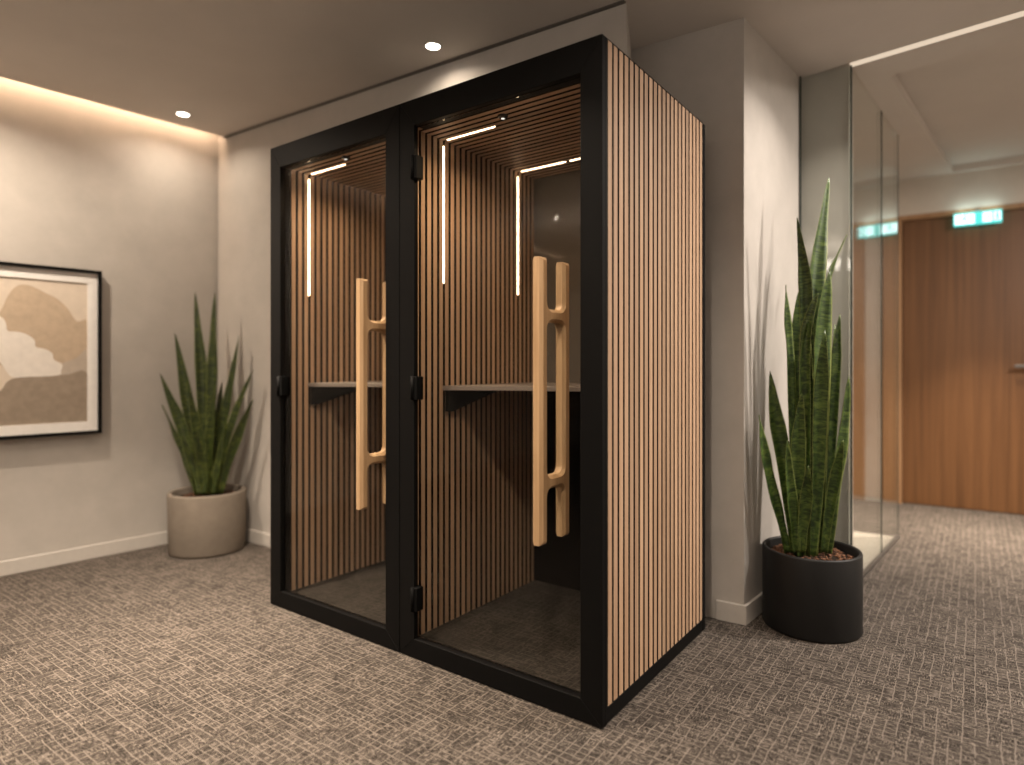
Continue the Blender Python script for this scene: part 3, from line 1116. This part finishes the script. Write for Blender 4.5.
SHAPES = [
    (1, [(0.404, 0.229), (0.376, 0.132), (0.341, 0.064), (0.298, 0.043), (0.249, 0.061), (0.193, 0.097), (0.151, 0.124), (0.101, 0.184), (0.052, 0.279), (0.0, 0.269), (0.0, 0.479), (0.052, 0.539), (0.122, 0.586), (0.165, 0.62), (0.35, 0.62), (0.45, 0.55), (0.47, 0.40), (0.44, 0.30)]),
    (4, [(0.13, 0.586), (0.052, 0.539), (0.0, 0.479), (0.0, 0.665), (0.193, 0.69), (0.144, 0.642)]),
    (2, [(0.62, 0.25), (0.55, 0.22), (0.48, 0.235), (0.404, 0.271), (0.383, 0.311), (0.376, 0.362), (0.341, 0.366), (0.298, 0.378), (0.256, 0.418), (0.249, 0.467), (0.207, 0.48), (0.172, 0.511), (0.165, 0.554), (0.125, 0.586), (0.13, 0.63), (0.151, 0.668), (0.334, 0.679), (0.376, 0.645), (0.404, 0.583), (0.47, 0.50), (0.56, 0.47), (0.64, 0.40)]),
    (3, [(0.79, 0.80), (0.60, 0.82), (0.46, 0.80), (0.404, 0.76), (0.376, 0.702), (0.32, 0.676), (0.193, 0.671), (0.094, 0.659), (0.0, 0.651), (0.0, 1.0), (0.79, 1.0)]),
]


def smooth_poly(pts, n=3):
    out = []
    k = len(pts)
    for i in range(k):
        a, b, c, d = (Vector(pts[(i + q - 1) % k]) for q in range(4))
        for s in range(n):
            f = s / n
            q = 0.5 * ((2 * b) + (c - a) * f + (2 * a - 5 * b + 4 * c - d) * f * f + (3 * b - a - 3 * c + d) * f ** 3)
            out.append((min(max(q.x, 0.0), X1 - X0), min(max(q.y, 0.0), 1.0)))
    return out


pr = MB()
pr.box(X0 - 0.004, X1 + 0.004, 0.004, 0.009, Z0 - 0.004, Z1 + 0.004, 0, 0)
for layer, (mi, pts) in enumerate(SHAPES):
    poly = [(X0 + u, Z1 - v * (Z1 - Z0)) for u, v in smooth_poly(pts)]
    clean = []
    for q in poly:
        if not clean or (Vector(q) - Vector(clean[-1])).length > 1e-4:
            clean.append(q)
    if (Vector(clean[0]) - Vector(clean[-1])).length < 1e-4:
        clean.pop()
    y = 0.0092 + layer * 0.0002
    f = pr.bm.faces.new([pr.bm.verts.new((a, y, b)) for a, b in clean])
    f.material_index = mi
    f.normal_update()
    if f.normal.y < 0:
        f.normal_flip()
    bmesh.ops.triangulate(pr.bm, faces=[f])
pr.build('print', [M['art_base'], M['art_tan'], M['art_white'], M['art_taupe'], M['art_grey']], art)

# ------------------------------------------------------------------ lights one can see
def downlight(x, y, power, label, size=150, color=WARM):
    t = thing('recessed_downlight', label, 'ceiling light', (x, y, CEIL), 0, 'recessed downlights')
    MB().lathe([(0.034, -0.0005), (0.035, -0.004), (0.041, -0.003), (0.044, -0.0005), (0.034, -0.0005)], 40).build('trim_ring', M['trim_ring'], t)
    MB().lathe([(0, -0.0025), (0.0335, -0.0025), (0.0335, -0.0008), (0, -0.0008)], 40).build('lens', M['lens'], t)
    d = down('downlight_lamp', 0, 0, power, size, color, -0.004, 0.062)
    d.parent = t
    return t


downlight(-2.984, 0.169, 3.8, 'small round recessed downlight above the corner with the concrete pot')
downlight(-1.17, 0.469, 1.6, 'small round recessed downlight in the ceiling above the booth')
downlight(-2.62, -3.83, 5, 'small round recessed downlight mirrored in the glass of the right booth door', 178)

cv = MB()
cv.prism([(cove_x(0.50) - 0.030, 0.50), (cove_x(-6.3) - 0.030, -6.3), (cove_x(-6.3) - 0.010, -6.3), (cove_x(0.50) - 0.010, 0.50)], CEIL + 0.090, CEIL + 0.0995)
cv = cv.build('cove_light_strip', M['cove_led'])
tag(cv, 'warm light strip hidden in the ceiling cove along the left wall', 'cove light')

sl = MB()
sl.prism([(0.430, 1.857), (4.4, 1.349), (4.4, 1.407), (0.430, 1.912)], CEIL + 0.0005, CEIL + 0.02)
sl = sl.build('linear_ceiling_light', M['slot_led'])
tag(sl, 'long thin cream light line recessed in the ceiling above the glass partition', 'ceiling light')

# ------------------------------------------------------------------ lit exit sign over the corridor door
ex = thing('exit_sign', 'small lit green and white emergency exit sign over the wooden door', 'exit sign', (0.962, far_y(0.962) - 0.055, 2.312), math.atan(0.0491))
ex.scale = (0.93, 0.95, 0.90)
MB().box(-0.165, 0.165, 0.0, 0.026, -0.056, 0.056, 0.004, 0, 2).build('housing', M['sign_green'], ex)
MB().box(-0.016, 0.016, 0.026, 0.055, 0.02, 0.08, 0.002).build('bracket', M['steel'], ex)
sy0 = -0.0025
fc = MB()
fc.box(-0.157, -0.020, sy0, 0.0, -0.044, 0.040, 0.0)
fc.box(0.035, 0.098, sy0, 0.0, -0.040, 0.040, 0.0)
fc.box(0.112, 0.155, sy0, 0.0, -0.036, 0.040, 0.0)
fc.build('lit_face', M['sign_white'], ex)
pg = MB()
# running figure, drawn as flat shapes on the lit face
yy0, yy1 = sy0 - 0.001, sy0
pg.tube((-0.082, yy0, 0.027), (-0.082, yy1, 0.027), 0.008, 16)
for poly in ([(-0.096, 0.016), (-0.080, 0.018), (-0.084, -0.010), (-0.100, -0.008)],
             [(-0.086, -0.006), (-0.066, -0.014), (-0.070, -0.036), (-0.078, -0.035), (-0.076, -0.019), (-0.096, -0.012)],
             [(-0.100, -0.006), (-0.092, -0.012), (-0.112, -0.030), (-0.128, -0.028), (-0.127, -0.021), (-0.113, -0.022)],
             [(-0.082, 0.017), (-0.079, 0.009), (-0.060, 0.002), (-0.058, 0.008)],
             [(-0.094, 0.016), (-0.096, 0.008), (-0.113, 0.002), (-0.115, 0.009)]):
    pg.prism(poly, yy0, yy1, 0, 0, 1, 'y')
# arrow and door leaf
pg.build('running_figure', M['sign_green'], ex)
pg = MB()
pg.prism([(0.048, 0.004), (0.070, 0.004), (0.070, 0.018), (0.090, 0.0), (0.070, -0.018), (0.070, -0.004), (0.048, -0.004)], yy0, yy1, 0, 0, 1, 'y')
pg.build('arrow', M['sign_green'], ex)
pg = MB()
pg.prism([(0.124, -0.030), (0.143, -0.030), (0.143, 0.032), (0.124, 0.032)], yy0, yy1, 0, 0, 1, 'y')
pg.build('door_symbol', M['sign_green'], ex)
gl = bpy.data.lights.new('sign_glow', 'AREA')
gl.shape = 'RECTANGLE'
gl.size, gl.size_y, gl.energy, gl.color = 0.30, 0.02, 0.25, (0.8, 1.0, 0.95)
go = bpy.data.objects.new('sign_glow', gl)
COL.objects.link(go)
go.parent = ex
go.location = (0, 0.013, 0.058)
go.rotation_euler = (math.pi, 0, 0)
